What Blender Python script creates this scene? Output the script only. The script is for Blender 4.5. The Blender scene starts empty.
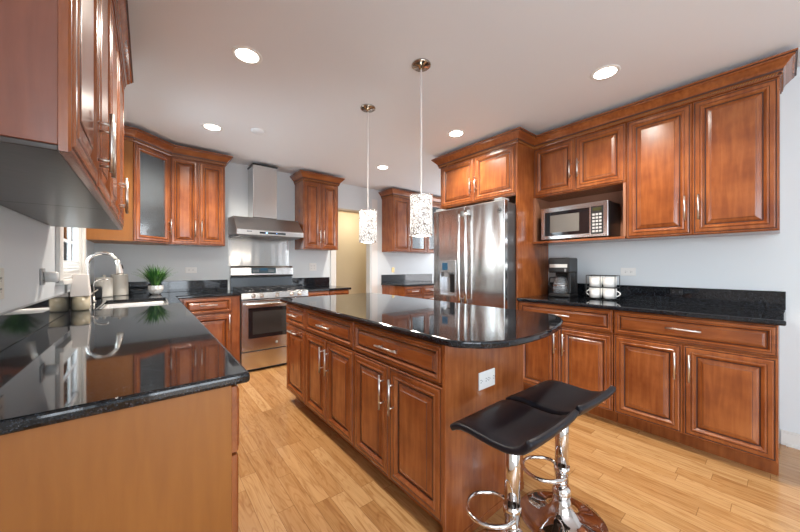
import bpy, bmesh, math, random
from mathutils import Vector, Matrix
random.seed(7)
PI = math.pi
C = bpy.context.scene.collection
sc = bpy.context.scene

# ------------------------------------------------------------------ camera
cam_d = bpy.data.cameras.new('camera'); cam = bpy.data.objects.new('camera', cam_d); C.objects.link(cam)
cam_d.sensor_width = 36.0; cam_d.lens = 312.0 / 800.0 * 36.0; cam_d.clip_start = 0.02
cam.location = (0, 0, 1.215); cam.rotation_euler = (PI/2, 0, -math.radians(39.04))
sc.camera = cam

# ------------------------------------------------------------------ world, lights, exposure
sc.view_settings.view_transform = 'Standard'; sc.view_settings.look = 'None'
sc.view_settings.gamma = 1.0; sc.view_settings.use_curve_mapping = False
sc.view_settings.exposure = 0.86
sc.cycles.use_denoising = True
sc.cycles.max_bounces = 10; sc.cycles.diffuse_bounces = 6; sc.cycles.glossy_bounces = 6; sc.cycles.transmission_bounces = 8
sc.cycles.sample_clamp_indirect = 6.0
wd = bpy.data.worlds.new('sky'); sc.world = wd; wd.use_nodes = True
bg = wd.node_tree.nodes['Background']; bg.inputs[0].default_value = (0.80, 0.90, 1.0, 1); bg.inputs[1].default_value = 3.0

def area_light(name, loc, rot, sx, sy, power, color):
    d = bpy.data.lights.new(name, 'AREA'); d.shape = 'RECTANGLE'; d.size = sx; d.size_y = sy
    d.energy = power; d.color = color
    o = bpy.data.objects.new(name, d); o.location = loc; o.rotation_euler = rot; C.objects.link(o); return o
# sink window daylight, plus added fill lights at made-up openings out of view
area_light('added_fill_rear', (0.52, -3.02, 1.25), (PI/2, 0, 0), 1.0, 2.1, 16, (0.86, 0.93, 1.0))  # added fill from behind the camera, no patio doors known there
area_light('added_fill_left', (-0.50, -1.6, 1.45), (PI/2, 0, -PI/2), 2.1, 1.5, 22, (0.84, 0.92, 1.0))  # added unseen fill, placed left to stay out of the steel reflections
area_light('daylight_sink_window', (-0.60, 3.21, 1.62), (PI/2, 0, -PI/2), 0.75, 0.9, 9, (0.86, 0.93, 1.0))
area_light('area_light_side_room', (5.25, 3.3, 1.5), (PI/2, 0, PI/2), 1.4, 1.3, 22, (0.95, 0.96, 1.0))  # area light in front of the solid side room wall, no window built

# ------------------------------------------------------------------ materials
def newmat(name):
    m = bpy.data.materials.new(name); m.use_nodes = True
    nt = m.node_tree; return m, nt, nt.nodes['Principled BSDF']
def simple(name, col, rough=0.5, metal=0.0, emit=None, es=0.0, coat=0.0, spec=0.5, trans=0.0, aniso=0.0, ior=1.5):
    m, nt, b = newmat(name)
    b.inputs['Base Color'].default_value = (*col, 1); b.inputs['Roughness'].default_value = rough
    b.inputs['Metallic'].default_value = metal; b.inputs['Coat Weight'].default_value = coat
    b.inputs['Specular IOR Level'].default_value = spec; b.inputs['Transmission Weight'].default_value = trans
    b.inputs['Anisotropic'].default_value = aniso; b.inputs['IOR'].default_value = ior
    if emit: b.inputs['Emission Color'].default_value = (*emit, 1); b.inputs['Emission Strength'].default_value = es
    return m
def N(nt, t, **k):
    n = nt.nodes.new(t)
    for a, v in k.items(): setattr(n, a, v)
    return n
def ramp(nt, fac, stops):
    r = N(nt, 'ShaderNodeValToRGB'); nt.links.new(fac, r.inputs[0])
    while len(r.color_ramp.elements) < len(stops): r.color_ramp.elements.new(0.5)
    for e, (p, c) in zip(r.color_ramp.elements, stops): e.position = p; e.color = (*c, 1)
    return r.outputs[0]
def wood_mat(name, c_dark, c_mid, c_light, horiz=False, rough=0.26, coat=0.35, blotch=1.0):
    m, nt, b = newmat(name); L = nt.links.new
    tc = N(nt, 'ShaderNodeTexCoord'); oi = N(nt, 'ShaderNodeObjectInfo')
    mul = N(nt, 'ShaderNodeMath', operation='MULTIPLY'); L(oi.outputs['Random'], mul.inputs[0]); mul.inputs[1].default_value = 37.0
    off = N(nt, 'ShaderNodeCombineXYZ')
    for i in range(3): L(mul.outputs[0], off.inputs[i])
    add = N(nt, 'ShaderNodeVectorMath', operation='ADD'); L(tc.outputs['Object'], add.inputs[0]); L(off.outputs[0], add.inputs[1])
    mp = N(nt, 'ShaderNodeMapping'); L(add.outputs[0], mp.inputs[0])
    mp.inputs['Scale'].default_value = (1.5, 14, 14) if horiz else (14, 14, 1.5)
    n1 = N(nt, 'ShaderNodeTexNoise'); L(mp.outputs[0], n1.inputs['Vector']); n1.inputs['Scale'].default_value = 3.0; n1.inputs['Detail'].default_value = 6; n1.inputs['Distortion'].default_value = 0.4
    n2 = N(nt, 'ShaderNodeTexNoise'); L(add.outputs[0], n2.inputs['Vector']); n2.inputs['Scale'].default_value = 5.5; n2.inputs['Detail'].default_value = 4
    mx = N(nt, 'ShaderNodeMix', data_type='FLOAT'); mx.inputs['Factor'].default_value = 0.55 * blotch
    L(n1.outputs[0], mx.inputs['A']); L(n2.outputs[0], mx.inputs['B'])
    col = ramp(nt, mx.outputs['Result'], [(0.30, c_dark), (0.5, c_mid), (0.72, c_light)])
    L(col, b.inputs['Base Color'])
    b.inputs['Roughness'].default_value = rough; b.inputs['Coat Weight'].default_value = coat; b.inputs['Coat Roughness'].default_value = 0.12
    bp = N(nt, 'ShaderNodeBump'); bp.inputs['Strength'].default_value = 0.04; bp.inputs['Distance'].default_value = 0.01
    L(n1.outputs[0], bp.inputs['Height']); L(bp.outputs[0], b.inputs['Normal'])
    return m
W_D, W_M, W_L = (0.155, 0.036, 0.009), (0.255, 0.071, 0.018), (0.37, 0.122, 0.033)
wood = wood_mat('cherry_stained_maple', W_D, W_M, W_L)
woodh = wood_mat('cherry_stained_maple_horizontal', W_D, W_M, W_L, horiz=True)
wood_end = wood_mat('orange_stained_end_panel', (0.275, 0.098, 0.016), (0.31, 0.113, 0.019), (0.345, 0.130, 0.023), rough=0.42, coat=0.1, blotch=0.6)
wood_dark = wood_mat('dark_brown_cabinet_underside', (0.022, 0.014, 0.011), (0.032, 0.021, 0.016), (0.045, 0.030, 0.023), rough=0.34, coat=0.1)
wood_side = wood_mat('brown_veneer_side', (0.15, 0.045, 0.024), (0.19, 0.060, 0.033), (0.23, 0.075, 0.040), rough=0.35, coat=0.2, blotch=0.8)
wood_int = simple('cabinet_interior', (0.30, 0.13, 0.07), 0.5)
glaze = simple('chocolate_glaze', (0.05, 0.014, 0.007), 0.4)
nickel = simple('brushed_nickel', (0.72, 0.69, 0.65), 0.28, 1.0)
chrome = simple('polished_chrome', (0.80, 0.79, 0.78), 0.06, 1.0)
black_pl = simple('black_plastic', (0.012, 0.012, 0.013), 0.28)
black_gl = simple('black_glass', (0.01, 0.01, 0.012), 0.05, spec=0.6)
cast_iron = simple('cast_iron', (0.018, 0.02, 0.024), 0.35, spec=0.6)
vinyl = simple('black_vinyl', (0.008, 0.009, 0.014), 0.40, spec=0.35)
white_pl = simple('white_plastic', (0.80, 0.80, 0.78), 0.35)
white_gloss = simple('white_ceramic', (0.82, 0.82, 0.80), 0.12, coat=0.5)
cream = simple('cream_ceramic', (0.66, 0.64, 0.58), 0.3)
trimw = simple('white_trim_paint', (0.70, 0.69, 0.66), 0.4)
brass = simple('brass_plate', (0.75, 0.58, 0.28), 0.35, 0.6)
slot = simple('outlet_slot', (0.06, 0.06, 0.06), 0.5)
greyp = simple('grey_plastic', (0.30, 0.31, 0.32), 0.35)
display = simple('display_screen', (0.01, 0.03, 0.05), 0.1, emit=(0.06, 0.20, 0.36), es=0.22)
blue_led = simple('blue_indicator', (0.05, 0.2, 0.6), 0.3, emit=(0.25, 0.5, 1.0), es=3.0)
def glass_mat(name, col=(1, 1, 1), rough=0.0):
    m, nt, b = newmat(name)
    nt.nodes.remove(b); o = nt.nodes['Material Output']
    tr = N(nt, 'ShaderNodeBsdfTransparent'); tr.inputs[0].default_value = (*col, 1)
    gl = N(nt, 'ShaderNodeBsdfGlossy'); gl.inputs['Roughness'].default_value = rough
    lw = N(nt, 'ShaderNodeFresnel'); lw.inputs[0].default_value = 1.45
    mx = N(nt, 'ShaderNodeMixShader'); nt.links.new(lw.outputs[0], mx.inputs[0]); nt.links.new(tr.outputs[0], mx.inputs[1]); nt.links.new(gl.outputs[0], mx.inputs[2])
    nt.links.new(mx.outputs[0], o.inputs[0]); return m
pane_m = glass_mat('clear_pane', (0.93, 0.96, 0.96))
def hazed_glass():
    m = glass_mat('hazed_cabinet_glass', (0.85, 0.90, 0.92), 0.08); nt = m.node_tree; o = nt.nodes['Material Output']
    src = o.inputs[0].links[0].from_socket; df = N(nt, 'ShaderNodeBsdfDiffuse'); df.inputs[0].default_value = (.42, .45, .48, 1)
    mx = N(nt, 'ShaderNodeMixShader'); mx.inputs[0].default_value = .12; nt.links.new(src, mx.inputs[1]); nt.links.new(df.outputs[0], mx.inputs[2]); nt.links.new(mx.outputs[0], o.inputs[0])  # grey diffuse mixed in as painted haze to brighten the dim cabinet glass
    return m
hazed_m = hazed_glass()
amber = glass_mat('amber_soap_glass', (0.82, 0.68, 0.42), 0.02)
def granite():
    m, nt, b = newmat('black_granite'); L = nt.links.new
    tc = N(nt, 'ShaderNodeTexCoord')
    v = N(nt, 'ShaderNodeTexVoronoi'); v.inputs['Scale'].default_value = 420; L(tc.outputs['Object'], v.inputs['Vector'])
    sep = N(nt, 'ShaderNodeSeparateColor'); L(v.outputs['Color'], sep.inputs[0])
    r1 = ramp(nt, sep.outputs[0], [(0.0, (0.006, 0.0065, 0.0075)), (0.62, (0.013, 0.015, 0.018)), (0.93, (0.022, 0.027, 0.036)), (0.975, (0.085, 0.10, 0.13))])
    n = N(nt, 'ShaderNodeTexNoise'); n.inputs['Scale'].default_value = 60; L(tc.outputs['Object'], n.inputs['Vector'])
    r2 = ramp(nt, n.outputs[0], [(0.35, (0.45, 0.45, 0.45)), (0.65, (1, 1, 1))])
    mx = N(nt, 'ShaderNodeMix', data_type='RGBA', blend_type='MULTIPLY'); mx.inputs['Factor'].default_value = 1
    L(r1, mx.inputs['A']); L(r2, mx.inputs['B']); L(mx.outputs['Result'], b.inputs['Base Color'])
    b.inputs['Roughness'].default_value = 0.045; b.inputs['Specular IOR Level'].default_value = 0.5
    return m
gran = granite()
def steel(name, rough=0.2, wav=0.0, col=(0.62, 0.61, 0.60), vert=True):
    m, nt, b = newmat(name); L = nt.links.new
    b.inputs['Metallic'].default_value = 1; b.inputs['Base Color'].default_value = (*col, 1)
    tc = N(nt, 'ShaderNodeTexCoord')
    mp = N(nt, 'ShaderNodeMapping'); L(tc.outputs['Object'], mp.inputs[0])
    mp.inputs['Scale'].default_value = (250, 250, 3) if vert else (3, 3, 250)
    n = N(nt, 'ShaderNodeTexNoise'); L(mp.outputs[0], n.inputs['Vector']); n.inputs['Scale'].default_value = 1
    mr = N(nt, 'ShaderNodeMapRange'); L(n.outputs[0], mr.inputs[0]); mr.inputs[3].default_value = rough * 0.75; mr.inputs[4].default_value = rough * 1.3
    L(mr.outputs[0], b.inputs['Roughness'])
    if wav:
        mp2 = N(nt, 'ShaderNodeMapping'); L(tc.outputs['Object'], mp2.inputs[0]); mp2.inputs['Scale'].default_value = (5.5, 5.5, 0.9)
        n2 = N(nt, 'ShaderNodeTexNoise'); L(mp2.outputs[0], n2.inputs['Vector']); n2.inputs['Scale'].default_value = 1.2; n2.inputs['Detail'].default_value = 1.0
        bp = N(nt, 'ShaderNodeBump'); bp.inputs['Strength'].default_value = 1.0; bp.inputs['Distance'].default_value = wav
        L(n2.outputs[0], bp.inputs['Height']); L(bp.outputs[0], b.inputs['Normal'])
    return m
st_fridge = steel('stainless_steel_wavy', 0.19, 0.013, (0.76, 0.75, 0.74))
st = steel('stainless_steel', 0.2, 0.006)
st_h = steel('stainless_steel_brushed_horizontal', 0.2, 0.0, vert=False)
st_hood = steel('stainless_steel_hood', 0.30, 0.0, (0.50, 0.49, 0.48), vert=False)
st_dark = simple('dark_steel', (0.16, 0.16, 0.165), 0.35, 0.8)

def paint(name, col, rough=0.6):
    m, nt, b = newmat(name); L = nt.links.new
    b.inputs['Base Color'].default_value = (*col, 1); b.inputs['Roughness'].default_value = rough
    tc = N(nt, 'ShaderNodeTexCoord'); n = N(nt, 'ShaderNodeTexNoise'); n.inputs['Scale'].default_value = 180; L(tc.outputs['Object'], n.inputs['Vector'])
    bp = N(nt, 'ShaderNodeBump'); bp.inputs['Strength'].default_value = 0.05; bp.inputs['Distance'].default_value = 0.002
    L(n.outputs[0], bp.inputs['Height']); L(bp.outputs[0], b.inputs['Normal']); return m
wall_m = paint('pale_grey_wall_paint', (0.67, 0.715, 0.74))
ceil_m = paint('white_ceiling_paint', (0.77, 0.79, 0.82), 0.75)
beige_m = paint('beige_hall_paint', (0.66, 0.57, 0.42))
def floor_mat():
    m, nt, b = newmat('oak_strip_floor'); L = nt.links.new
    def M(op, a, bb=None, c=None):
        n = N(nt, 'ShaderNodeMath', operation=op)
        for i, v in enumerate((a, bb, c)):
            if v is None: continue
            if isinstance(v, (int, float)): n.inputs[i].default_value = v
            else: L(v, n.inputs[i])
        return n.outputs[0]
    tc = N(nt, 'ShaderNodeTexCoord'); s = N(nt, 'ShaderNodeSeparateXYZ'); L(tc.outputs['Object'], s.inputs[0])
    x = M('DIVIDE', s.outputs[0], 0.083); row = M('FLOOR', x); fx = M('FRACT', x)
    w1 = N(nt, 'ShaderNodeTexWhiteNoise', noise_dimensions='1D'); L(row, w1.inputs['W'])
    y = M('ADD', M('DIVIDE', s.outputs[1], 0.62), M('MULTIPLY', w1.outputs['Value'], 7.0)); colm = M('FLOOR', y); fy = M('FRACT', y)
    cv = N(nt, 'ShaderNodeCombineXYZ'); L(row, cv.inputs[0]); L(colm, cv.inputs[1])
    w2 = N(nt, 'ShaderNodeTexWhiteNoise', noise_dimensions='2D'); L(cv.outputs[0], w2.inputs['Vector'])
    base = ramp(nt, w2.outputs['Value'], [(0.0, (0.43, 0.225, 0.083)), (0.3, (0.47, 0.252, 0.098)), (0.7, (0.52, 0.292, 0.118)), (1.0, (0.58, 0.35, 0.155))])
    # grain
    gv = N(nt, 'ShaderNodeCombineXYZ'); L(M('MULTIPLY', s.outputs[0], 42.0), gv.inputs[0]); L(M('MULTIPLY', s.outputs[1], 3.2), gv.inputs[1]); L(M('MULTIPLY', w2.outputs['Value'], 60.0), gv.inputs[2])
    gn = N(nt, 'ShaderNodeTexNoise'); L(gv.outputs[0], gn.inputs['Vector']); gn.inputs['Scale'].default_value = 1.0; gn.inputs['Detail'].default_value = 5; gn.inputs['Distortion'].default_value = 1.2
    gr = ramp(nt, gn.outputs[0], [(0.33, (0.70, 0.60, 0.50)), (0.5, (0.95, 0.93, 0.9)), (0.7, (1.05, 1.05, 1.05))])
    # cathedral rings
    cvv = N(nt, 'ShaderNodeCombineXYZ'); L(M('MULTIPLY', M('SUBTRACT', fx, 0.5), 0.9), cvv.inputs[0]); L(M('MULTIPLY', s.outputs[1], 1.1), cvv.inputs[1]); L(M('MULTIPLY', w2.outputs['Value'], 31.0), cvv.inputs[2])
    wv = N(nt, 'ShaderNodeTexNoise'); L(cvv.outputs[0], wv.inputs['Vector']); wv.inputs['Scale'].default_value = 1.6; wv.inputs['Detail'].default_value = 1
    rings = M('SINE', M('MULTIPLY', wv.outputs[0], 95.0))
    rr = ramp(nt, M('MULTIPLY_ADD', rings, 0.5, 0.5), [(0.0, (0.80, 0.72, 0.64)), (0.35, (1, 1, 1))])
    m1 = N(nt, 'ShaderNodeMix', data_type='RGBA', blend_type='MULTIPLY'); m1.inputs['Factor'].default_value = 0.85; L(base, m1.inputs['A']); L(gr, m1.inputs['B'])
    m2 = N(nt, 'ShaderNodeMix', data_type='RGBA', blend_type='MULTIPLY'); m2.inputs['Factor'].default_value = 0.6; L(m1.outputs['Result'], m2.inputs['A']); L(rr, m2.inputs['B'])
    ex = M('MINIMUM', fx, M('SUBTRACT', 1.0, fx)); ey = M('MINIMUM', fy, M('SUBTRACT', 1.0, fy))
    seam = M('MAXIMUM', M('LESS_THAN', ex, 0.014), M('LESS_THAN', ey, 0.0022))
    m3 = N(nt, 'ShaderNodeMix', data_type='RGBA'); L(M('MULTIPLY', seam, 0.6), m3.inputs['Factor']); L(m2.outputs['Result'], m3.inputs['A']); m3.inputs['B'].default_value = (0.14, 0.06, 0.02, 1)
    L(m3.outputs['Result'], b.inputs['Base Color'])
    b.inputs['Roughness'].default_value = 0.26; b.inputs['Coat Weight'].default_value = 0.25; b.inputs['Coat Roughness'].default_value = 0.14
    return m
floor_m = floor_mat()

# ------------------------------------------------------------------ mesh builder
class MB:
    def __init__(s): s.v = []; s.f = []; s.m = []; s.sm = []
    def add(s, vs, fs, mi=0, smooth=False):
        o = len(s.v); s.v += [tuple(p) for p in vs]
        for f in fs: s.f.append([i + o for i in f]); s.m.append(mi); s.sm.append(smooth)
        return s
    def box(s, x0, y0, z0, x1, y1, z1, mi=0):
        x0, x1 = sorted((x0, x1)); y0, y1 = sorted((y0, y1)); z0, z1 = sorted((z0, z1))
        v = [(x0,y0,z0),(x1,y0,z0),(x1,y1,z0),(x0,y1,z0),(x0,y0,z1),(x1,y0,z1),(x1,y1,z1),(x0,y1,z1)]
        return s.add(v, [(0,3,2,1),(4,5,6,7),(0,1,5,4),(1,2,6,5),(2,3,7,6),(3,0,4,7)], mi)
    def prism(s, pts, z0, z1, mi=0, smooth=False):
        n = len(pts); v = [(x, y, z0) for x, y in pts] + [(x, y, z1) for x, y in pts]
        s.add(v, [tuple(range(n - 1, -1, -1)), tuple(range(n, 2 * n))], mi)
        s.add(v, [(i, (i + 1) % n, n + (i + 1) % n, n + i) for i in range(n)], mi, smooth); return s
    def extr(s, pts, a0, a1, axis, mi=0):      # polygon of 2-D points extruded along an axis
        n = len(pts)
        def P(p, a): return {'x': (a, p[0], p[1]), 'y': (p[0], a, p[1])}[axis]
        v = [P(p, a0) for p in pts] + [P(p, a1) for p in pts]
        return s.add(v, [tuple(range(n)), tuple(range(2*n - 1, n - 1, -1))] + [(i, n + i, n + (i + 1) % n, (i + 1) % n) for i in range(n)], mi)
    def tube(s, pts, r, n=10, mi=0, closed=False, caps=True):
        pts = [Vector(p) for p in pts]; k = len(pts); vs = []; up = None
        rs = r if isinstance(r, (list, tuple)) else [r] * k
        for i, p in enumerate(pts):
            if closed: t = pts[(i + 1) % k] - pts[i - 1]
            else: t = (pts[min(i + 1, k - 1)] - pts[max(i - 1, 0)])
            t.normalize()
            if up is None:
                up = Vector((0, 0, 1)) if abs(t.z) < 0.9 else Vector((1, 0, 0))
            a = (up - t * up.dot(t)).normalized(); up = a; b = t.cross(a)
            for j in range(n):
                q = 2 * PI * j / n; vs.append(p + (a * math.cos(q) + b * math.sin(q)) * rs[i])
        fs = []
        for i in range(k if closed else k - 1):
            for j in range(n):
                fs.append((i*n + j, i*n + (j+1) % n, ((i+1) % k)*n + (j+1) % n, ((i+1) % k)*n + j))
        s.add(vs, fs, mi, True)
        if caps and not closed:
            s.add(vs[:n], [tuple(range(n - 1, -1, -1))], mi); s.add(vs[-n:], [tuple(range(n))], mi)
        return s
    def lathe(s, prof, c=(0, 0, 0), n=32, mi=0, smooth=True):
        vs = []; k = len(prof)
        for r, z in prof:
            for j in range(n):
                q = 2 * PI * j / n; vs.append((c[0] + r * math.cos(q), c[1] + r * math.sin(q), c[2] + z))
        fs = [(i*n + j, i*n + (j+1) % n, (i+1)*n + (j+1) % n, (i+1)*n + j) for i in range(k - 1) for j in range(n)]
        return s.add(vs, fs, mi, smooth)
    def cyl(s, p0, p1, r, n=20, mi=0): return s.tube([p0, p1], r, n, mi)
    def build(s, name, mats, parent=None, loc=(0, 0, 0), rotz=0, bevel=0, seg=2, ang=35, fix=True):
        me = bpy.data.meshes.new(name); me.from_pydata(s.v, [], s.f)
        mats = mats if isinstance(mats, (list, tuple)) else [mats]
        for m in mats: me.materials.append(m)
        for p, mi, sm in zip(me.polygons, s.m, s.sm): p.material_index = mi; p.use_smooth = sm
        if fix:
            bm = bmesh.new(); bm.from_mesh(me); bmesh.ops.remove_doubles(bm, verts=bm.verts, dist=1e-5)
            bmesh.ops.recalc_face_normals(bm, faces=bm.faces); bm.to_mesh(me); bm.free()
        o = bpy.data.objects.new(name, me); C.objects.link(o)
        if parent: o.parent = parent
        o.location = loc; o.rotation_euler = (0, 0, rotz)
        if bevel:
            b = o.modifiers.new('bevel', 'BEVEL'); b.width = bevel; b.segments = seg; b.limit_method = 'ANGLE'; b.angle_limit = math.radians(ang)
            b.harden_normals = False
        return o
def tag(o, label, cat, group=None):
    o['label'] = label; o['category'] = cat
    if group: o['group'] = group
    return o
def thing(name, label, cat, loc=(0, 0, 0), rotz=0, group=None):
    o = bpy.data.objects.new(name, None); C.objects.link(o); o.empty_display_size = 0.1
    o.location = loc; o.rotation_euler = (0, 0, rotz); return tag(o, label, cat, group)
def struct(name, mb, m, **k):
    o = mb.build(name, m, **k); o['kind'] = 'structure'; return o
def link_copy(o, parent=None):
    c = o.copy(); C.objects.link(c)
    if parent: c.parent = parent
    for ch in list(o.children): link_copy(ch, c)
    return c
def cells(xs, ys, keep, z0, z1):               # rectilinear slab, one clean surface
    mb = MB(); nx, ny = len(xs), len(ys); idx = {}
    def vi(i, j, z):
        k = (i, j, z)
        if k not in idx: idx[k] = len(mb.v); mb.v.append((xs[i], ys[j], z))
        return idx[k]
    K = {(i, j) for i in range(nx - 1) for j in range(ny - 1) if keep((xs[i] + xs[i+1]) / 2, (ys[j] + ys[j+1]) / 2)}
    def face(q): mb.f.append(q); mb.m.append(0); mb.sm.append(False)
    for i, j in K:
        face([vi(i,j,z1), vi(i+1,j,z1), vi(i+1,j+1,z1), vi(i,j+1,z1)]); face([vi(i,j,z0), vi(i,j+1,z0), vi(i+1,j+1,z0), vi(i+1,j,z0)])
        if (i-1, j) not in K: face([vi(i,j,z0), vi(i,j,z1), vi(i,j+1,z1), vi(i,j+1,z0)])
        if (i+1, j) not in K: face([vi(i+1,j,z0), vi(i+1,j+1,z0), vi(i+1,j+1,z1), vi(i+1,j,z1)])
        if (i, j-1) not in K: face([vi(i,j,z0), vi(i+1,j,z0), vi(i+1,j,z1), vi(i,j,z1)])
        if (i, j+1) not in K: face([vi(i,j+1,z0), vi(i,j+1,z1), vi(i+1,j+1,z1), vi(i+1,j+1,z0)])
    return mb

# ------------------------------------------------------------------ room
CH = 2.54; XL, YB, XR = -0.42, 4.47, 3.37
struct('floor', MB().box(-0.6, -3.2, -0.06, 5.4, 7.6, 0), floor_m)
struct('ceiling', MB().box(-0.6, -3.2, CH, 5.4, 7.6, CH + 0.08), ceil_m)
w = MB(); WY0, WY1, WZ0, WZ1 = 2.80, 3.62, 1.13, 2.12
w.box(XL-.14, -3.1, 0, XL, -2.7, CH).box(XL-.14, -2.7, 0, XL, -.5, .65).box(XL-.14, -2.7, 2.25, XL, -.5, CH).box(XL-.14, -.5, 0, XL, WY0, CH).box(XL-.14, WY1, 0, XL, YB+.12, CH).box(XL-.14, WY0, 0, XL, WY1, WZ0).box(XL-.14, WY0, WZ1, XL, WY1, CH)
struct('wall_left', w, wall_m)
w = MB(); DX0, DX1, DZ = 2.31, 2.964, 2.125
w.box(XL, YB, 0, DX0, YB+.12, CH).box(DX1, YB, 0, 5.3, YB+.12, CH).box(DX0, YB, DZ, DX1, YB+.12, CH)
struct('wall_back', w, wall_m)
struct('wall_right', MB().box(XR, -3.1, 0, XR+.12, 2.64, CH), wall_m)
struct('wall_side_room', MB().box(XR+.12, 2.52, 0, 5.3, 2.64, CH).box(5.3, 2.52, 0, 5.42, 7.5, CH), wall_m)
w = MB(); w.box(XL, -3.22, 0, 0.0, -3.1, CH).box(1.04, -3.22, 0, XR, -3.1, CH).box(.0, -3.22, 2.32, 1.04, -3.1, CH).box(.0, -3.22, 0, 1.04, -3.1, .12)
struct('wall_front', w, wall_m)
w = MB()
for x in (.0, .495, .99): w.box(x, -3.2, .12, x + .05, -3.12, 2.32)
w.box(.0, -3.2, .12, 1.04, -3.12, .2).box(.0, -3.2, 2.24, 1.04, -3.12, 2.32)
struct('added_window_2', w, trimw)  # frame added out of view around the rear fill light
w = MB()
for y in (-2.7, -1.98, -1.25, -.54): w.box(XL-.13, y, .65, XL-.09, y+.04, 2.25)
w.box(XL-.13, -2.7, .65, XL-.09, -.5, .70).box(XL-.13, -2.7, 2.20, XL-.09, -.5, 2.25)
struct('added_window_3', w, trimw)  # unseen frame added in the left wall for its fill light
# hallway seen through the doorway
w = MB(); w.box(2.0, 5.62, 0, 4.3, 5.72, CH).box(1.9, YB+.12, 0, 2.0, 5.72, CH).box(4.3, YB+.12, 0, 4.4, 5.72, CH).box(2.0, YB+.12, 2.3, 4.3, 5.62, 2.38)
struct('wall_hallway', w, beige_m)
w = MB(); w.box(DX0-.085, YB-.015, 0, DX0-.002, YB-.001, DZ+.0).box(DX0-.002, YB-.001, 0, DX0+.014, YB+.12, DZ)
struct('trim_1', w, trimw, bevel=.003)
w = MB(); w.box(DX1+.03, YB-.012, 0, DX1+.15, YB-.001, DZ+.24)
struct('trim_2', w, simple('white_door_casing', (0.78, 0.77, 0.76), 0.4), bevel=.003)
w = MB(); w.box(DX0+.014, YB, DZ-.012, DX1, YB+.12, DZ).box(DX0-.085, YB-.012, DZ, DX1+.03, YB-.001, DZ+.012)
struct('trim_3', w, beige_m)
w = MB(); w.box(XR-.012, -3.1, 0, XR, 0.018, .085).box(XR-.008, -3.1, .085, XR, 0.018, .098)
struct('baseboard_right', w, trimw, bevel=.002)
struct('trim_4', MB().box(XR-.02, -3.1, 0, XR-.012, -.006, .018), trimw)
for z in (.35, 1.28):
    tag(MB().box(DX0+.0145, YB+.02, z, DX0+.018, YB+.07, z+.09).cyl((DX0+.02, YB+.015, z), (DX0+.02, YB+.015, z+.09), .006, 8).build('door_hinge', brass),
        ('lower' if z < 1 else 'upper') + ' metal hinge on the left jamb of the beige doorway', 'hinge', 'doorway hinges')
# window over the sink
wr = thing('window', 'white sash window', 'window', (0, 0, 0))
del wr['category'], wr['label']; wr['kind'] = 'structure'; wr.name = 'window_1'
w = MB(); cz0, cz1 = WZ0 - .02, WZ1 + .09
w.box(XL, WY0-.09, cz0, XL+.02, WY0, cz1).box(XL, WY1, cz0, XL+.02, WY1+.09, cz1).box(XL, WY0-.09, WZ1, XL+.02, WY1+.09, cz1)
w.box(XL-.14, WY0, WZ0, XL, WY0+.012, WZ1).box(XL-.14, WY1-.012, WZ0, XL, WY1, WZ1)
w.box(XL-.14, WY0-.09, WZ0-.03, XL+.035, WY1+.09, WZ0)
w.build('window_frame', trimw, wr, bevel=.004)
w = MB()
for z0, z1, xo in ((WZ0, 1.66, -.012), (1.62, WZ1, -.045)):
    xa = XL + xo; ya, yb = WY0 + .012, WY1 - .012
    w.box(xa-.03, ya, z0, xa, ya+.045, z1).box(xa-.03, yb-.045, z0, xa, yb, z1).box(xa-.03, ya, z0, xa, yb, z0+.05).box(xa-.03, ya, z1-.04, xa, yb, z1)
    for q in (1/3, 2/3): w.box(xa-.022, ya+(yb-ya)*q-.009, z0, xa-.008, ya+(yb-ya)*q+.009, z1)
    w.box(xa-.022, ya, (z0+z1)/2-.009, xa-.008, yb, (z0+z1)/2+.009)
w.build('window_sash', simple('white_sash_paint', (0.85, 0.86, 0.87), 0.4), wr, bevel=.002)
MB().box(XL-.030, WY0+.02, WZ0+.02, XL-.028, WY1-.02, WZ1-.02).build('window_pane', pane_m, wr)
w = MB()
for k in range(5): w.extr([(XL-.010, WZ0+.012+k*.022), (XL-.001, WZ0+.03+k*.022), (XL-.001, WZ0+.034+k*.022), (XL-.010, WZ0+.016+k*.022)], WY0+.02, WY1-.02, 'y')
w.build('window_blind', white_pl, wr)

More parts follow.
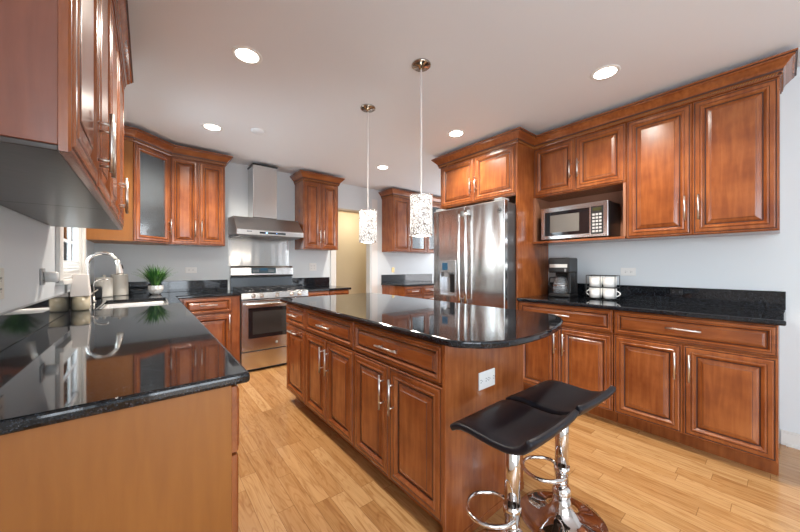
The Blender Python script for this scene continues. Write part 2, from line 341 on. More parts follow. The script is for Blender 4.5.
# ------------------------------------------------------------------ cabinet parts (local: x right, z up, front towards -y)
_dc = {}
def panel_front(wd_, h, horiz=False, hole=False):
    key = (round(wd_, 4), round(h, 4), horiz, hole)
    if key in _dc: return _dc[key]
    fw = .058 if not horiz else .034
    if min(wd_, h) < .26 and not horiz: fw = .045
    k = 1.0 if not horiz else .60
    if min(wd_, h) < .26 and not horiz: k = .85
    fw = .066*k
    rings = [(0, 0, 0), (0, -.013, 0), (.004*k, -.017, 0), (.009*k, -.0172, 0), (.0115*k, -.0155, 1), (.014*k, -.0155, 1), (.016*k, -.0195, 0), (.021*k, -.0215, 0), (.038*k, -.0215, 0), (.040*k, -.0195, 1), (.043*k, -.0225, 0), (.047*k, -.024, 0), (.051*k, -.0228, 0), (.057*k, -.0165, 0), (.063*k, -.010, 0), (.066*k, -.0075, 1)]
    if not hole: rings += [(.070*k, -.0075, 1), (.072*k, -.0095, 0), (.080*k, -.0135, 0), (.094*k, -.0175, 0), (.0955*k, -.0195, 1), (.099*k, -.0205, 0)]
    else: rings += [(.068*k, 0, 0)]
    mb = MB(); prev = None
    for d, y, mi in rings:
        r = [(d, y, d), (wd_-d, y, d), (wd_-d, y, h-d), (d, y, h-d)]; o = len(mb.v); mb.v += r
        if prev is not None:
            for i in range(4): mb.f.append([prev+i, prev+(i+1) % 4, o+(i+1) % 4, o+i]); mb.m.append(mi); mb.sm.append(False)
        prev = o
    if not hole:
        mb.f.append([prev, prev+1, prev+2, prev+3]); mb.m.append(0); mb.sm.append(False)
        mb.f.append([3, 2, 1, 0]); mb.m.append(0); mb.sm.append(False)
    else:
        for i in range(4): mb.f.append([i, (i+1) % 4, prev+(i+1) % 4, prev+i]); mb.m.append(0); mb.sm.append(False)
    _dc[key] = mb; mb.fw = fw; return mb
def bar_handle(parent, cx, cz, L=.175, vertical=True, y=-.022, name='handle'):
    mb = MB(); so = .030; r = .0056; h2 = L/2; pp = L/2 - .032
    if vertical:
        mb.cyl((cx, y-so, cz-h2), (cx, y-so, cz+h2), r, 10)
        for s in (-pp, pp): mb.cyl((cx, y+.001, cz+s), (cx, y-so, cz+s), .0042, 8)
    else:
        mb.cyl((cx-h2, y-so, cz), (cx+h2, y-so, cz), r, 10)
        for s in (-pp, pp): mb.cyl((cx+s, y+.001, cz), (cx+s, y-so, cz), .0042, 8)
    return mb.build(name, nickel, parent)
def door(par, x0, x1, z0, z1, hx=None, hz=None, L=.175, mat=None, name='door', vert=True, glass=False):
    g = .0015; w_, h_ = x1 - x0 - 2*g, z1 - z0 - 2*g
    mb = panel_front(w_, h_, horiz=(name == 'drawer'), hole=glass)
    d = mb.build(name, [mat or (woodh if name == 'drawer' else wood), glaze], par, (x0+g, 0, z0+g))
    if glass:
        MB().box(.05, -.008, .05, w_-.05, -.004, h_-.05).build('glass_pane', hazed_m, d)
    if hx is not None: bar_handle(d, hx - x0 - g, hz - z0 - g, L, vert)
    return d
def cabinet(name, label, group, loc, rotz, w_, d_, z0, z1, toe=False, hollow=False, side_mat=None, bottom=None):
    t = thing(name, label, 'cabinet', loc, rotz, group)
    mb = MB()
    if hollow:
        q = .018; mb.box(0, 0, z0, q, d_, z1).box(w_-q, 0, z0, w_, d_, z1).box(q, 0, z0, w_-q, d_, z0+q).box(q, d_-q, z0+q, w_-q, d_, z1)
    else: mb.box(0, 0, z0, w_, d_, z1)
    if toe: mb.box(0, .07, 0, w_, d_, z0)
    mb.build('carcass', side_mat or wood, t, bevel=.0015, seg=1)
    return t

# ---- right wall base cabinets (facing -x: rotz=-90deg, local x runs toward the camera)
R90 = -PI/2; BX = 2.767
def right_base(y_far, y_near, split, label):
    W = y_far - y_near
    t = cabinet('base_cabinet', label, 'base cabinets on the right wall', (BX, y_far, 0), R90, W, XR-BX-.002, .10, .883, toe=True)
    s = y_far - split
    door(t, 0, W, .700, .880, W/2, .797, .175, name='drawer', vert=False)
    door(t, 0, s, .104, .694, s-.036, .552); door(t, s, W, .104, .694, s+.036, .552)
    return t
right_base(.818, .022, .425, 'brown wooden base cabinet at the open end of the right wall counter')
right_base(1.604, .822, 1.215, 'brown wooden base cabinet under the coffee maker beside the refrigerator panel')
# right countertop
ct = cells([BX-.047, XR-.001], [-.006, 1.6045], lambda x, y: True, .884, .914).build('countertop', gran, bevel=.009, seg=3)
tag(ct, 'black granite countertop along the right wall holding the coffee maker', 'countertop', 'black granite worktops')
tag(MB().box(XR-.022, -.005, .9145, XR-.001, 1.604, 1.042).build('backsplash', gran, bevel=.002), 'black granite backsplash strip under the mugs on the right wall', 'backsplash', 'black granite backsplashes')
# ---- right wall upper cabinets
UX = 3.062; UD = XR - UX - .002
t = cabinet('wall_cabinet', 'tall two-door wall cabinet at the right end of the right wall', 'wall cabinets right of the refrigerator', (UX, .818, 0), R90, .798, UD, 1.437, 2.40)
door(t, 0, .398, 1.440, 2.392, .398-.036, 1.632); door(t, .398, .798, 1.440, 2.392, .398+.036, 1.632)
t = cabinet('wall_cabinet', 'two-door wall cabinet with open shelf niche holding the microwave', 'wall cabinets right of the refrigerator', (UX, 1.604, 0), R90, .784, UD, 1.90, 2.40)
door(t, 0, .390, 1.905, 2.392, .390-.034, 2.105, .165); door(t, .390, .784, 1.905, 2.392, .390+.034, 2.105, .165)
w = MB(); w.box(0, -.018, 1.46, .018, UD, 1.90).box(.766, -.018, 1.46, .784, UD, 1.90).box(.018, UD-.012, 1.46, .766, UD, 1.90)
w.build('niche_panel', wood_int, t)
w = MB(); w.box(0, -.04, 1.437, .784, UD, 1.459)
w.build('shelf', woodh, t, bevel=.004)
# ---- refrigerator surround
w = MB().box(2.745, 1.606, 0, XR-.002, 1.624, 2.40)
tag(w.build('side_panel', wood, bevel=.002), 'tall flat wooden panel between refrigerator and right wall counter', 'panel')
t = cabinet('wall_cabinet', 'two-door cabinet above the stainless refrigerator', None, (2.762, 2.605, 0), R90, .979, XR-2.762-.002, 1.90, 2.40)
door(t, .0, .487, 1.905, 2.392, .487-.034, 2.085, .165); door(t, .487, .979, 1.905, 2.392, .487+.034, 2.085, .165)
w = MB().box(2.762, 2.607, 0, XR-.002, 2.625, 2.40)
tag(w.build('side_panel', wood, bevel=.002), 'tall wooden panel on the far side of the refrigerator', 'panel')

# ---- crown molding sweeps
def crown(path, label, z0=2.392, z1=2.50, out=.07, rope=True, group='crown moldings'):
    s = out / .07; hz = (z1 - z0) / .108
    prof = [(-.02, 0), (.006, 0), (.008, .006), (.008, .020), (.014, .024), (.016, .036), (.024, .050), (.038, .064), (.050, .078), (.060, .084), (.061, .092), (.070, .096), (.070, .108), (-.02, .108)]
    pts = [Vector(p) for p in path]; n = len(pts); mit = []
    for i in range(n):
        def nrm(a, b): d = (b - a).normalized(); return Vector((d.y, -d.x))
        if i == 0: m = nrm(pts[0], pts[1])
        elif i == n-1: m = nrm(pts[-2], pts[-1])
        else:
            a, b = nrm(pts[i-1], pts[i]), nrm(pts[i], pts[i+1]); m = (a + b) / (1 + a.dot(b))
        mit.append(m)
    mb = MB(); k = len(prof)
    vs = [(pts[i].x + mit[i].x*o*s, pts[i].y + mit[i].y*o*s, z0 + z*hz) for i in range(n) for o, z in prof]
    fs = [(i*k + j, (i+1)*k + j, (i+1)*k + (j+1) % k, i*k + (j+1) % k) for i in range(n-1) for j in range(k)]
    fs += [tuple(range(k)), tuple(range(n*k-1, (n-1)*k-1, -1))]
    mb.add(vs, fs)
    for f in range(len(mb.f)):
        j = f % k
        if f < (n-1)*k and j in (2, 4, 10): mb.m[f] = 1
    o = mb.build('crown_molding', [woodh, glaze]); tag(o, label, 'crown molding', group)
    if rope:
        rb = MB()
        for i in range(n-1):
            a, b = pts[i], pts[i+1]; L = (b-a).length; d = (b-a)/L; nn = Vector((d.y, -d.x)); q = 0.012
            while q < L - .006:
                c = a + d*q + nn*.0095; e = d*.0038
                z = z0 + .013*hz
                p = [(c - e - nn*.004), (c + e - nn*.004), (c + e + nn*.003), (c - e + nn*.003)]
                lo = [(v.x - d.x*.003, v.y - d.y*.003, z - .006) for v in p]; hi = [(v.x + d.x*.003, v.y + d.y*.003, z + .006) for v in p]
                rb.add(lo + hi, [(3,2,1,0), (4,5,6,7), (0,1,5,4), (1,2,6,5), (2,3,7,6), (3,0,4,7)]); q += .0125
        rb.build('rope_trim', wood_end, o)
    return o
crown([(XR-.002, .020), (3.042, .020), (3.042, 1.606), (2.742, 1.606), (2.742, 2.625), (XR-.002, 2.625)][::-1],
      'stepped crown molding over the refrigerator and right wall cabinets')

# ---- island
IX = .997
def isl(y_far, y_near, label, split=None):
    W = y_far - y_near
    t = cabinet('island_cabinet', label, 'cabinets of the island', (IX, y_far, 0), R90, W, .585, .10, .883, toe=True)
    if split:
        s = y_far - split
        door(t, 0, W, .700, .876, W/2, .790, .19, name='drawer', vert=False)
        door(t, 0, s, .104, .694, s-.040, .552, .18); door(t, s, W, .104, .694, s+.044, .552, .18)
    else:
        door(t, 0, W, .700, .876, W/2, .797, .19, name='drawer', vert=False)
        door(t, 0, W, .104, .694, W/2, .652, .19, vert=False)
    return t
isl(2.842, 2.403, 'narrow island cabinet with pull-out door nearest the range')
isl(2.401, 1.659, 'middle two-door island cabinet', 2.03)
c0 = isl(1.657, .920, 'two-door island cabinet nearest the bar stools', 1.300)
ep = MB().box(.976, .900, 0, 1.600, .918, .883).box(1.584, .918, 0, 1.600, 2.842, .883).box(1.05, .896, 0, 1.600, .900, .035)
tag(ep.build('wood_cladding', wood, bevel=.002), 'smooth brown end and back panel of the island behind the stools', 'panel')
arc = [(.955, 2.945), (.955, .852), (.972, .822), (1.0, .790), (1.03, .760), (1.061, .738), (1.10, .718), (1.14, .704), (1.19, .694), (1.238, .688), (1.30, .685), (1.37, .686), (1.44, .690), (1.502, .698), (1.58, .712),
       (1.65, .728), (1.71, .744), (1.774, .766), (1.83, .790), (1.875, .815), (1.915, .845), (1.943, .878), (1.962, .915), (1.974, .96), (1.98, 1.02), (1.98, 2.945)]
tag(MB().prism(arc, .884, .914).build('countertop', gran, bevel=.009, seg=3, ang=40), 'black granite island top with curved overhang above the bar stools', 'countertop', 'black granite worktops')

# ---- left run
LX = .185
lg = 'base cabinets of the left run'
t = cabinet('base_cabinet', 'end base cabinet of the left run with plain orange-brown side facing the camera', lg, (LX, .977, 0), PI/2, .76, LX-XL-.002, .10, .883, toe=True, side_mat=wood_end)
door(t, 0, .38, .104, .682, .34, .56); door(t, .38, .76, .104, .682, .42, .56); door(t, 0, .76, .688, .876, .38, .79, name='drawer', vert=False)
t = cabinet('base_cabinet', 'middle base cabinet of the left run under the black counter', lg, (LX, 1.739, 0), PI/2, .90, LX-XL-.002, .10, .883, toe=True)
door(t, 0, .45, .104, .682, .41, .56); door(t, .45, .90, .104, .682, .49, .56); door(t, 0, .90, .688, .876, .45, .79, name='drawer', vert=False)
t = cabinet('base_cabinet', 'base cabinet under the sink in the left run', lg, (LX, 2.641, 0), PI/2, 1.195, LX-XL-.002, .10, .883, toe=True, hollow=True)
door(t, 0, .60, .104, .682, .56, .56); door(t, .60, 1.195, .104, .682, .64, .56); door(t, 0, 1.195, .688, .876, name='drawer')
# back base cabinets
BY = 3.862
t = cabinet('base_cabinet', 'red-brown base cabinet left of the range', 'base cabinets on the back wall', (.232, BY, 0), 0, .580, YB-BY-.002, .10, .883, toe=True)
door(t, .048, .500, .704, .876, .274, .800, .16, name='drawer', vert=False)
door(t, .048, .500, .104, .694, .468, .600)
t = cabinet('base_cabinet', 'base cabinet right of the range beside the doorway', 'base cabinets on the back wall', (1.600, BY, 0), 0, .600, YB-BY-.002, .10, .883, toe=True)
door(t, 0, .30, .704, .876, .15, .80, .12, name='drawer', vert=False); door(t, .30, .60, .704, .876, .45, .80, .12, name='drawer', vert=False)
door(t, 0, .30, .104, .694, .265, .58); door(t, .30, .60, .104, .694, .335, .58)
SX0, SX1, SY0, SY1 = -.27, .13, 3.02, 3.72
def keepL(x, y):
    if SX0 < x < SX1 and SY0 < y < SY1: return False
    return x < .229 or y > 3.836
ct = cells([XL+.001, SX0, SX1, .229, .812], [.955, SY0, SY1, 3.836, YB-.001], keepL, .884, .914).build('countertop', gran, bevel=.010, seg=3)
tag(ct, 'L-shaped black granite countertop around the sink at left', 'countertop', 'black granite worktops')
tag(MB().box(XL+.001, .957, .9145, XL+.021, YB-.0225, 1.042).build('backsplash', gran, bevel=.002), 'black granite backsplash strip below the sink window', 'backsplash', 'black granite backsplashes')
tag(MB().box(XL+.001, YB-.022, .9145, .795, YB-.001, 1.042).build('backsplash', gran, bevel=.002), 'black granite backsplash strip behind the potted plant', 'backsplash', 'black granite backsplashes')
ct = cells([1.598, 2.235], [3.836, YB-.001], lambda x, y: True, .884, .914).build('countertop', gran, bevel=.009, seg=3)
tag(ct, 'short black granite countertop right of the range', 'countertop', 'black granite worktops')
tag(MB().box(1.60, YB-.022, .9145, 2.20, YB-.001, 1.042).build('backsplash', gran, bevel=.002), 'short black granite backsplash strip right of the range', 'backsplash', 'black granite backsplashes')
# sink
t = thing('sink', 'stainless steel undermount sink in the left counter', 'sink', ((SX0+SX1)/2, (SY0+SY1)/2, .884))
a_, b_ = (SX1-SX0)/2, (SY1-SY0)/2; w = MB(); rg = []
for s, z in ((.012, -.002), (-.002, -.002), (-.008, -.02), (-.012, -.15), (-.03, -.165)):
    rg.append([(sx*(a_+s), sy*(b_+s), z) for sx, sy in ((-1,-1), (1,-1), (1,1), (-1,1))])
for r0, r1 in zip(rg, rg[1:]): w.add(r0 + r1, [(i, (i+1) % 4, 4+(i+1) % 4, 4+i) for i in range(4)])
w.add(rg[-1], [(0, 1, 2, 3)])
sb = w.build('basin', simple('satin_basin_steel', (.80, .79, .78), .38, .9), t, bevel=.006)
sm = sb.modifiers.new('solid', 'SOLIDIFY'); sm.thickness = .0015
MB().lathe([(0, -.158), (.03, -.158), (.042, -.162), (.042, -.164)], n=20).build('drain', chrome, t)
# ---- left wall upper cabinets
g = 'wall cabinets at upper left'
ZB = 1.437; ZT = 2.34; LU = -.133
for y0, W, lab, dd in ((.882, .800, 'large dark-sided wall cabinet hanging nearest the camera at upper left', 2), (1.684, .902, 'wall cabinet beside the sink window at upper left', 2)):
    t = cabinet('wall_cabinet', lab, g, (LU, y0, 0), PI/2, W, LU-XL-.002, ZB+.012, ZT, side_mat=wood_side)
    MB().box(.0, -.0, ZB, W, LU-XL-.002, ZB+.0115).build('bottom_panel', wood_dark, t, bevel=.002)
    if y0 < 1: door(t, 0, W/2, ZB, ZT-.006, W/2-.036, 1.575, .17); door(t, W/2, W, ZB, ZT-.006, W/2+.036, 1.575, .17)
    else: door(t, 0, W/2, ZB, ZT-.006, W/2-.036, 1.575, .17); door(t, W/2, W, ZB, ZT-.006, W/2+.036, 1.575, .17)
crown([(XL+.002, 2.588), (-.112, 2.588), (-.112, .880), (XL+.002, .880)][::-1], 'crown molding above the wall cabinets at upper left', 2.315, 2.40, .045, rope=False)
# ---- back left: side panel cabinet, diagonal glass cabinet, two-door cabinet
t = thing('corner_wall_cabinet', 'diagonal corner wall cabinet with a narrow glass door', 'cabinet', (XL+.002, YB-.002, 0))
z0, z1 = 1.450, 2.40
def loc2(x, y): return (x - XL - .002, y - YB + .002)
A, Bp = (-.105, 3.882), (.188, 4.175); q = .018
poly = [loc2(XL+.002, YB-.002), loc2(XL+.002, 3.882), loc2(*A), loc2(*Bp), loc2(.188, YB-.002)]
w = MB(); w.prism(poly, z0, z0+q).prism(poly, z1-q, z1)
x0, y0 = loc2(XL+.002, 3.882); x1, _ = loc2(A[0], A[1]); w.box(x0, y0, z0+q, x1, y0+q, z1-q)
xb, yb = loc2(*Bp); w.box(xb-q, yb, z0+q, xb, 0, z1-q)
w.box(0, y0+q, z0+q, .01, 0, z1-q).box(.01, -.01, z0+q, xb-q, 0, z1-q)
w.build('carcass', wood_end, t)
inner = [(.01, -.01), (.01, y0+q), (x1-.01, y0+q), (xb-q, yb+.0), (xb-q, -.01)]
for z in (1.76, 2.07): MB().prism(inner, z, z+.012).build('shelf', wood_int, t)
ax, ay = loc2(*A)
L_ = math.hypot(Bp[0]-A[0], Bp[1]-A[1])
mbd = panel_front(L_-.004, z1-z0-.012, hole=True)
d = mbd.build('door', [wood, glaze], t, (ax + .0015, ay, z0+.003), PI/4)
MB().box(.05, -.008, .05, L_-.055, -.004, z1-z0-.062).build('glass_pane', hazed_m, d)
bar_handle(d, L_-.035, .18, .165)
t = cabinet('wall_cabinet', 'two-door wall cabinet left of the range hood', 'wall cabinets on the back wall', (.192, 4.165, 0), 0, .522, YB-4.165-.002, z0, z1)
door(t, 0, .256, z0, z1-.008, .256-.030, 1.632); door(t, .256, .522, z0, z1-.008, .256+.030, 1.632)
crown([(.716, YB-.002), (.716, 4.143), (.198, 4.143), (-.098, 3.872), (XL+.002, 3.872)][::-1], 'crown molding over the glass corner cabinet and its neighbours', rope=True)
t = cabinet('wall_cabinet', 'two-door wall cabinet right of the range hood', 'wall cabinets on the back wall', (1.662, 4.165, 0), 0, .530, YB-4.165-.002, z0, z1)
door(t, 0, .265, z0, z1-.008, .265-.028, 1.632); door(t, .265, .530, z0, z1-.008, .265+.028, 1.632)
crown([(2.194, YB-.002), (2.194, 4.143), (1.660, 4.143), (1.660, YB-.002)][::-1], 'crown molding on the cabinet between hood and doorway')
# ---- far cabinets beyond the refrigerator
t = cabinet('wall_cabinet', 'far wall cabinet with one wooden and two glass doors beyond the refrigerator', None, (3.212, 4.165, 0), 0, 1.20, YB-4.165-.002, 1.46, 2.40, hollow=True, side_mat=wood)
w = MB().box(.018, 0, 1.478, .37, .02, 2.38).box(.018, .0, 2.382, 1.182, .28, 2.40)
w.build('face_frame', wood, t)
for z_ in (1.76, 2.07): MB().box(.37, .03, z_, 1.18, .27, z_+.012).build('shelf', wood_int, t)
door(t, 0, .38, 1.46, 2.392, .352, 1.63); door(t, .38, .79, 1.46, 2.392, glass=True); door(t, .79, 1.20, 1.46, 2.392, .825, 1.63, glass=True)
crown([(4.414, YB-.002), (4.414, 4.143), (3.208, 4.143), (3.208, YB-.002)][::-1], 'crown molding on the far cabinet beyond the refrigerator')
t = cabinet('base_cabinet', 'far base cabinet with drawers beyond the refrigerator', None, (3.215, BY, 0), 0, 1.20, YB-BY-.002, .10, .883, toe=True)
for i in range(3):
    door(t, i*.4, i*.4+.4, .720, .876, i*.4+.2, .80, .14, name='drawer', vert=False); door(t, i*.4, i*.4+.4, .104, .714, i*.4+.2, .66, .14, vert=False)
ct = cells([3.19, 4.44], [3.836, YB-.001], lambda x, y: True, .884, .914).build('countertop', gran, bevel=.009, seg=3)
tag(ct, 'far black granite countertop beyond the refrigerator', 'countertop', 'black granite worktops')
tag(MB().box(3.20, YB-.022, .9145, 4.44, YB-.001, 1.06).build('backsplash', gran, bevel=.002), 'far black granite backsplash strip beyond the refrigerator', 'backsplash', 'black granite backsplashes')

# ------------------------------------------------------------------ refrigerator (faces -x)
fr = thing('refrigerator', 'stainless french-door refrigerator with water dispenser', 'refrigerator', (2.56, 2.548, 0), R90)
FW = .922
MB().box(.004, .065, .05, FW-.004, .78, 1.815).box(.03, .10, 0, FW-.03, .75, .05).build('body', st_dark, fr, bevel=.006)
# left door with an opening for the dispenser (local x 0 = far side)
hx0, hx1, hz0, hz1 = .115, .325, .90, 1.145
mb = cells([.002, hx0, hx1, FW/2-.003], [.735, hz0, hz1, 1.835], lambda x, z: not (hx0 < x < hx1 and hz0 < z < hz1), 0, .06)
mb.v = [(x, zz, y) for x, y, zz in mb.v]
ld = mb.build('door', st_fridge, fr, bevel=.008, seg=3)
MB().box(FW/2+.003, 0, .735, FW-.002, .06, 1.835).build('door', st_fridge, fr, bevel=.010, seg=3)
fd = MB().box(.002, 0, .06, FW-.002, .06, .727).build('freezer_drawer', st_fridge, fr, bevel=.008, seg=3)
MB().tube([(.10, 0, .66), (.10, -.045, .66), (.11, -.055, .66), (FW-.11, -.055, .66), (FW-.10, -.045, .66), (FW-.10, 0, .66)], .012, 12).build('handle', chrome, fd)
dp = MB().box(hx0-.012, -.006, hz0-.012, hx1+.012, 0, hz0).box(hx0-.012, -.006, hz1, hx1+.012, 0, 1.275).box(hx0-.012, -.006, hz0, hx0, 0, hz1).box(hx1, -.006, hz0, hx1+.012, 0, hz1)
dp.box(hx0+.0, .050, hz0, hx1, .058, hz1).box(hx0+.0, .0, hz0, hx0+.004, .05, hz1).box(hx1-.004, 0, hz0, hx1, .05, hz1)
dpo = dp.build('dispenser', simple('dispenser_silver', (0.62, 0.63, 0.65), 0.22, 0.8), fr, bevel=.001)
MB().box(hx0+.03, -.0075, 1.170, hx0+.11, -.006, 1.250).build('screen', display, dpo)
MB().box(hx0+.135, .006, hz0+.03, hx1-.012, .048, hz1-.02).build('paddle', black_pl, dpo)
MB().box(hx0+.05, .004, hz1-.05, hx1-.09, .046, hz1-.001).build('spout', greyp, dpo)
for xx in (FW/2-.042, FW/2+.044):
    h = MB(); p = [(xx, 0, .86), (xx, -.040, .86)] + [(xx, -.044 - .010*math.sin(PI*k/12), .865 + .88*k/12) for k in range(13)] + [(xx, -.040, 1.75), (xx, 0, 1.75)]
    h.tube(p, .0125, 12); h.box(xx-.016, -.048, 1.735, xx+.016, 0, 1.785).box(xx-.016, -.048, .83, xx+.016, 0, .875)
    h.build('handle', simple('handle_steel', (.70, .68, .66), .16, 1.0), fr)
MB().box(.03, .01, 1.836, .12, .12, 1.858).box(FW-.12, .01, 1.836, FW-.03, .12, 1.858).build('hinge_cover', greyp, fr, bevel=.004)
# round scroll emblem on the right door
e = MB(); ecx, ecz = FW-.055, 1.735
e.tube([(ecx + .020*math.cos(2*PI*k/20), -.0015, ecz + .020*math.sin(2*PI*k/20)) for k in range(20)], .0022, 6, closed=True)
e.tube([(ecx - .012 + .006*k/2, -.0015, ecz + .009*math.sin(k*1.7)) for k in range(9)], .002, 6)
e.build('emblem', black_pl, fr)

# ------------------------------------------------------------------ gas range
rg_ = thing('gas_range', 'freestanding stainless gas range with five knobs', 'range', (.818, 3.83, 0))
RW = .776
MB().box(0, .03, .02, RW, .60, .905).build('body', st_dark, rg_, bevel=.003)
MB().box(.012, .05, 0, RW-.012, .58, .02).build('base', black_pl, rg_)
MB().box(.004, 0, .035, RW-.004, .03, .235).build('drawer', st_h, rg_, bevel=.005)
od = MB().box(.004, 0, .245, RW-.004, .03, .825).build('oven_door', st_h, rg_, bevel=.005)
MB().box(.075, -.003, .385, RW-.075, .001, .735).build('window', black_gl, od, bevel=.002)
MB().box(.12, -.0035, .43, RW-.12, -.003, .69).build('window_inner', simple('oven_glass', (0.035, 0.034, 0.033), 0.12), od)
MB().tube([(.04, 0, .782), (.04, -.045, .782), (.05, -.052, .782), (RW-.05, -.052, .782), (RW-.04, -.045, .782), (RW-.04, 0, .782)], .013, 12).build('handle', st_h, od)
MB().lathe([(0, .002), (.014, .002), (.016, 0)], n=18).build('emblem', greyp, od, (RW/2, 0, .31)).rotation_euler = (PI/2, 0, 0)
MB().extr([(-.012, .838), (-.004, .905), (.04, .912), (.04, .838)], .0, RW, 'x').build('control_panel', st_h, rg_, bevel=.002)
for i, kx in enumerate((.125, .215, .390, .565, .660)):
    k = MB().lathe([(0, .034), (.015, .034), (.018, .030), (.020, .006), (.024, 0)], n=20)
    k.box(-.004, -.018, .03, .004, .018, .042)
    o = k.build('knob', nickel, rg_, (kx, -.010, .873)); o.rotation_euler = (PI/2 + .12, 0, 0)
MB().box(0, .04, .905, RW, .545, .916).build('cooktop', simple('cooktop_enamel', (0.02, 0.022, 0.026), 0.15), rg_, bevel=.003)
for i in range(3):
    gx0 = .02 + i*.247; gx1 = gx0 + .242; gr = MB(); z = .948
    for yy in (.075, .52): gr.box(gx0, yy-.006, z-.010, gx1, yy+.006, z)
    for xx in (gx0+.006, gx1-.006): gr.box(xx-.006, .069, z-.010, xx+.006, .526, z)
    gr.box((gx0+gx1)/2-.005, .075, z-.008, (gx0+gx1)/2+.005, .52, z+.004)
    for yy in (.19, .40): gr.box(gx0+.01, yy-.005, z-.008, gx1-.01, yy+.005, z+.004)
    for yy in (.075, .2975, .52):
        for xx in (gx0+.008, gx1-.008): gr.box(xx-.007, yy-.007, .916, xx+.007, yy+.007, z-.008)
    gr.build('grate', cast_iron, rg_, bevel=.002)
for bx, by in ((.14, .19), (.14, .40), (.388, .30), (.635, .19), (.635, .40)):
    MB().lathe([(0, .022), (.03, .022), (.034, .018), (.034, .012), (.048, .010), (.05, 0)], n=24).build('burner', cast_iron, rg_, (bx, by, .916))
MB().box(0, .565, .905, RW, .625, 1.07).build('back_riser', simple('grey_blue_enamel', (0.10, 0.12, 0.14), 0.3, 0.5), rg_, bevel=.003)
cs = MB().extr([(.545, 1.075), (.535, 1.10), (.540, 1.19), (.555, 1.215), (.625, 1.215), (.625, 1.07)], -.004, RW+.004, 'x').build('back_console', st, rg_, bevel=.004)
MB().extr([(.533, 1.118), (.536, 1.192), (.541, 1.192), (.541, 1.118)], .235, .545, 'x').build('display', simple('display_frame', (.05, .08, .10), .15), cs)
MB().extr([(.532, 1.155), (.5335, 1.185), (.538, 1.185), (.538, 1.155)], .345, .435, 'x').build('clock', display, cs)
for i in range(5):
    for j in range(2):
        for q in (.255, .45): MB().box(q+i*.016, .530, 1.135+j*.02, q+.008+i*.016, .536, 1.145+j*.02).build('button', greyp, cs)
# steel panel on the wall behind the range
tag(MB().box(.806, YB-.008, 1.218, 1.575, YB-.001, 1.605).build('steel_backsplash', steel('stainless_steel_mirror', .17, .006, (.46, .45, .44))), 'sheet steel splash panel between range and hood', 'splash panel')
# ------------------------------------------------------------------ range hood
hd = thing('range_hood', 'stainless chimney range hood with blue lit controls', 'range hood', (.800, YB-.002, 1.585))
HW = .792
MB().extr([(0, .03), (-.498, .0), (-.50, .062), (-.475, .078), (-.30, .235), (0, .245)], 0, HW, 'x').build('canopy', st_hood, hd, bevel=.004)
MB().box(.03, -.47, -.012, HW-.03, -.03, .005).build('filter', st_dark, hd)
MB().box(.25, -.502, .02, .56, -.4985, .042).build('control_strip', black_gl, hd)
w = MB(); w.cyl((.33, -.505, .031), (.33, -.502, .031), .009, 14); w.cyl((.45, -.505, .031), (.45, -.502, .031), .004, 10)
w.build('control_light', blue_led, hd)
w = MB()
for i in range(4): w.box(.11+i*.014, -.5015, .034, .120+i*.014, -.4995, .046)
w.build('maker_mark', black_pl, hd)
ch = MB().box(.235, -.27, .245, .525, -.001, .915).build('chimney', st_h, hd, bevel=.004)
MB().box(.228, -.277, .905, .532, -.001, .922).build('chimney_collar', black_pl, ch)
# ------------------------------------------------------------------ microwave
mw = thing('microwave', 'stainless countertop microwave on the open shelf', 'microwave', (3.035, 1.515, 1.4595), R90)
MW, MH = .575, .315
MB().box(0, .012, .012, MW, .33-.03, MH).box(.03, .03, 0, .06, .06, .012).box(MW-.06, .03, 0, MW-.03, .06, .012).box(.03, .24, 0, .06, .27, .012).box(MW-.06, .24, 0, MW-.03, .27, .012).build('body', black_pl, mw, bevel=.003)
ff = cells([0, .035, .43, MW], [.012, .045, .27, MH], lambda x, z: not (.035 < x < .43 and .045 < z < .27), -.010, .012)
ff.v = [(x, z, y) for x, y, z in ff.v]
ff.build('front_frame', st_h, mw, bevel=.003)
dm = MB().box(.036, -.004, .046, .429, .010, .269).build('door', black_gl, mw)
MB().box(.085, -.0055, .075, .345, -.004, .240).build('window', simple('microwave_mesh', (0.16, 0.145, 0.125), 0.3), dm)
cp = MB().box(.445, -.0125, .035, MW-.035, -.010, MH-.04).build('control_panel', black_pl, mw)
MB().box(.46, -.0135, .235, MW-.05, -.0125, .262).build('display', simple('dim_olive_display', (.05, .05, .02), .2), cp)
w = MB()
for i in range(3):
    for j in range(6): w.box(.456+i*.026, -.0138, .05+j*.029, .475+i*.026, -.0125, .067+j*.029)
w.build('keypad', simple('key_grey', (.55, .55, .53), .4), cp)

# ------------------------------------------------------------------ coffee maker
cm = thing('coffee_maker', 'black drip coffee maker with glass carafe', 'coffee maker', (3.065, 1.462, .9145), R90 + math.radians(2))
CW = .195
w = MB().box(0, 0, 0, CW, .22, .035).box(.0, .15, .035, CW, .20, .375).box(CW-.03, .02, .035, CW, .15, .24)
w.build('body', black_pl, cm, bevel=.012, seg=3)
w = MB().box(-.003, -.005, .235, CW+.001, .20, .380); w.build('brew_head', black_pl, cm, bevel=.014, seg=3)
MB().box(.012, -.0075, .285, CW-.02, -.003, .318).build('trim_band', nickel, cm, bevel=.001)
MB().box(.15, -.0065, .245, CW-.03, -.004, .275).build('button_panel', greyp, cm)
cf = MB().lathe([(.035, .198), (.048, .190), (.055, .17), (.072, .12), (.076, .08), (.070, .038), (.06, .036), (0, .036)], n=28).build('carafe', simple('carafe_glass', (.80, .84, .88), .03, trans=.85, ior=1.45), cm, (.088, .078, 0))
MB().lathe([(0, .215), (.04, .213), (.05, .203), (.05, .196), (0, .196)], n=24).build('lid', black_pl, cf)
MB().tube([(-.05, 0, .19), (-.10, -.02, .185), (-.108, -.022, .12), (-.075, -.01, .075)], .008, 8).build('handle', black_pl, cf)
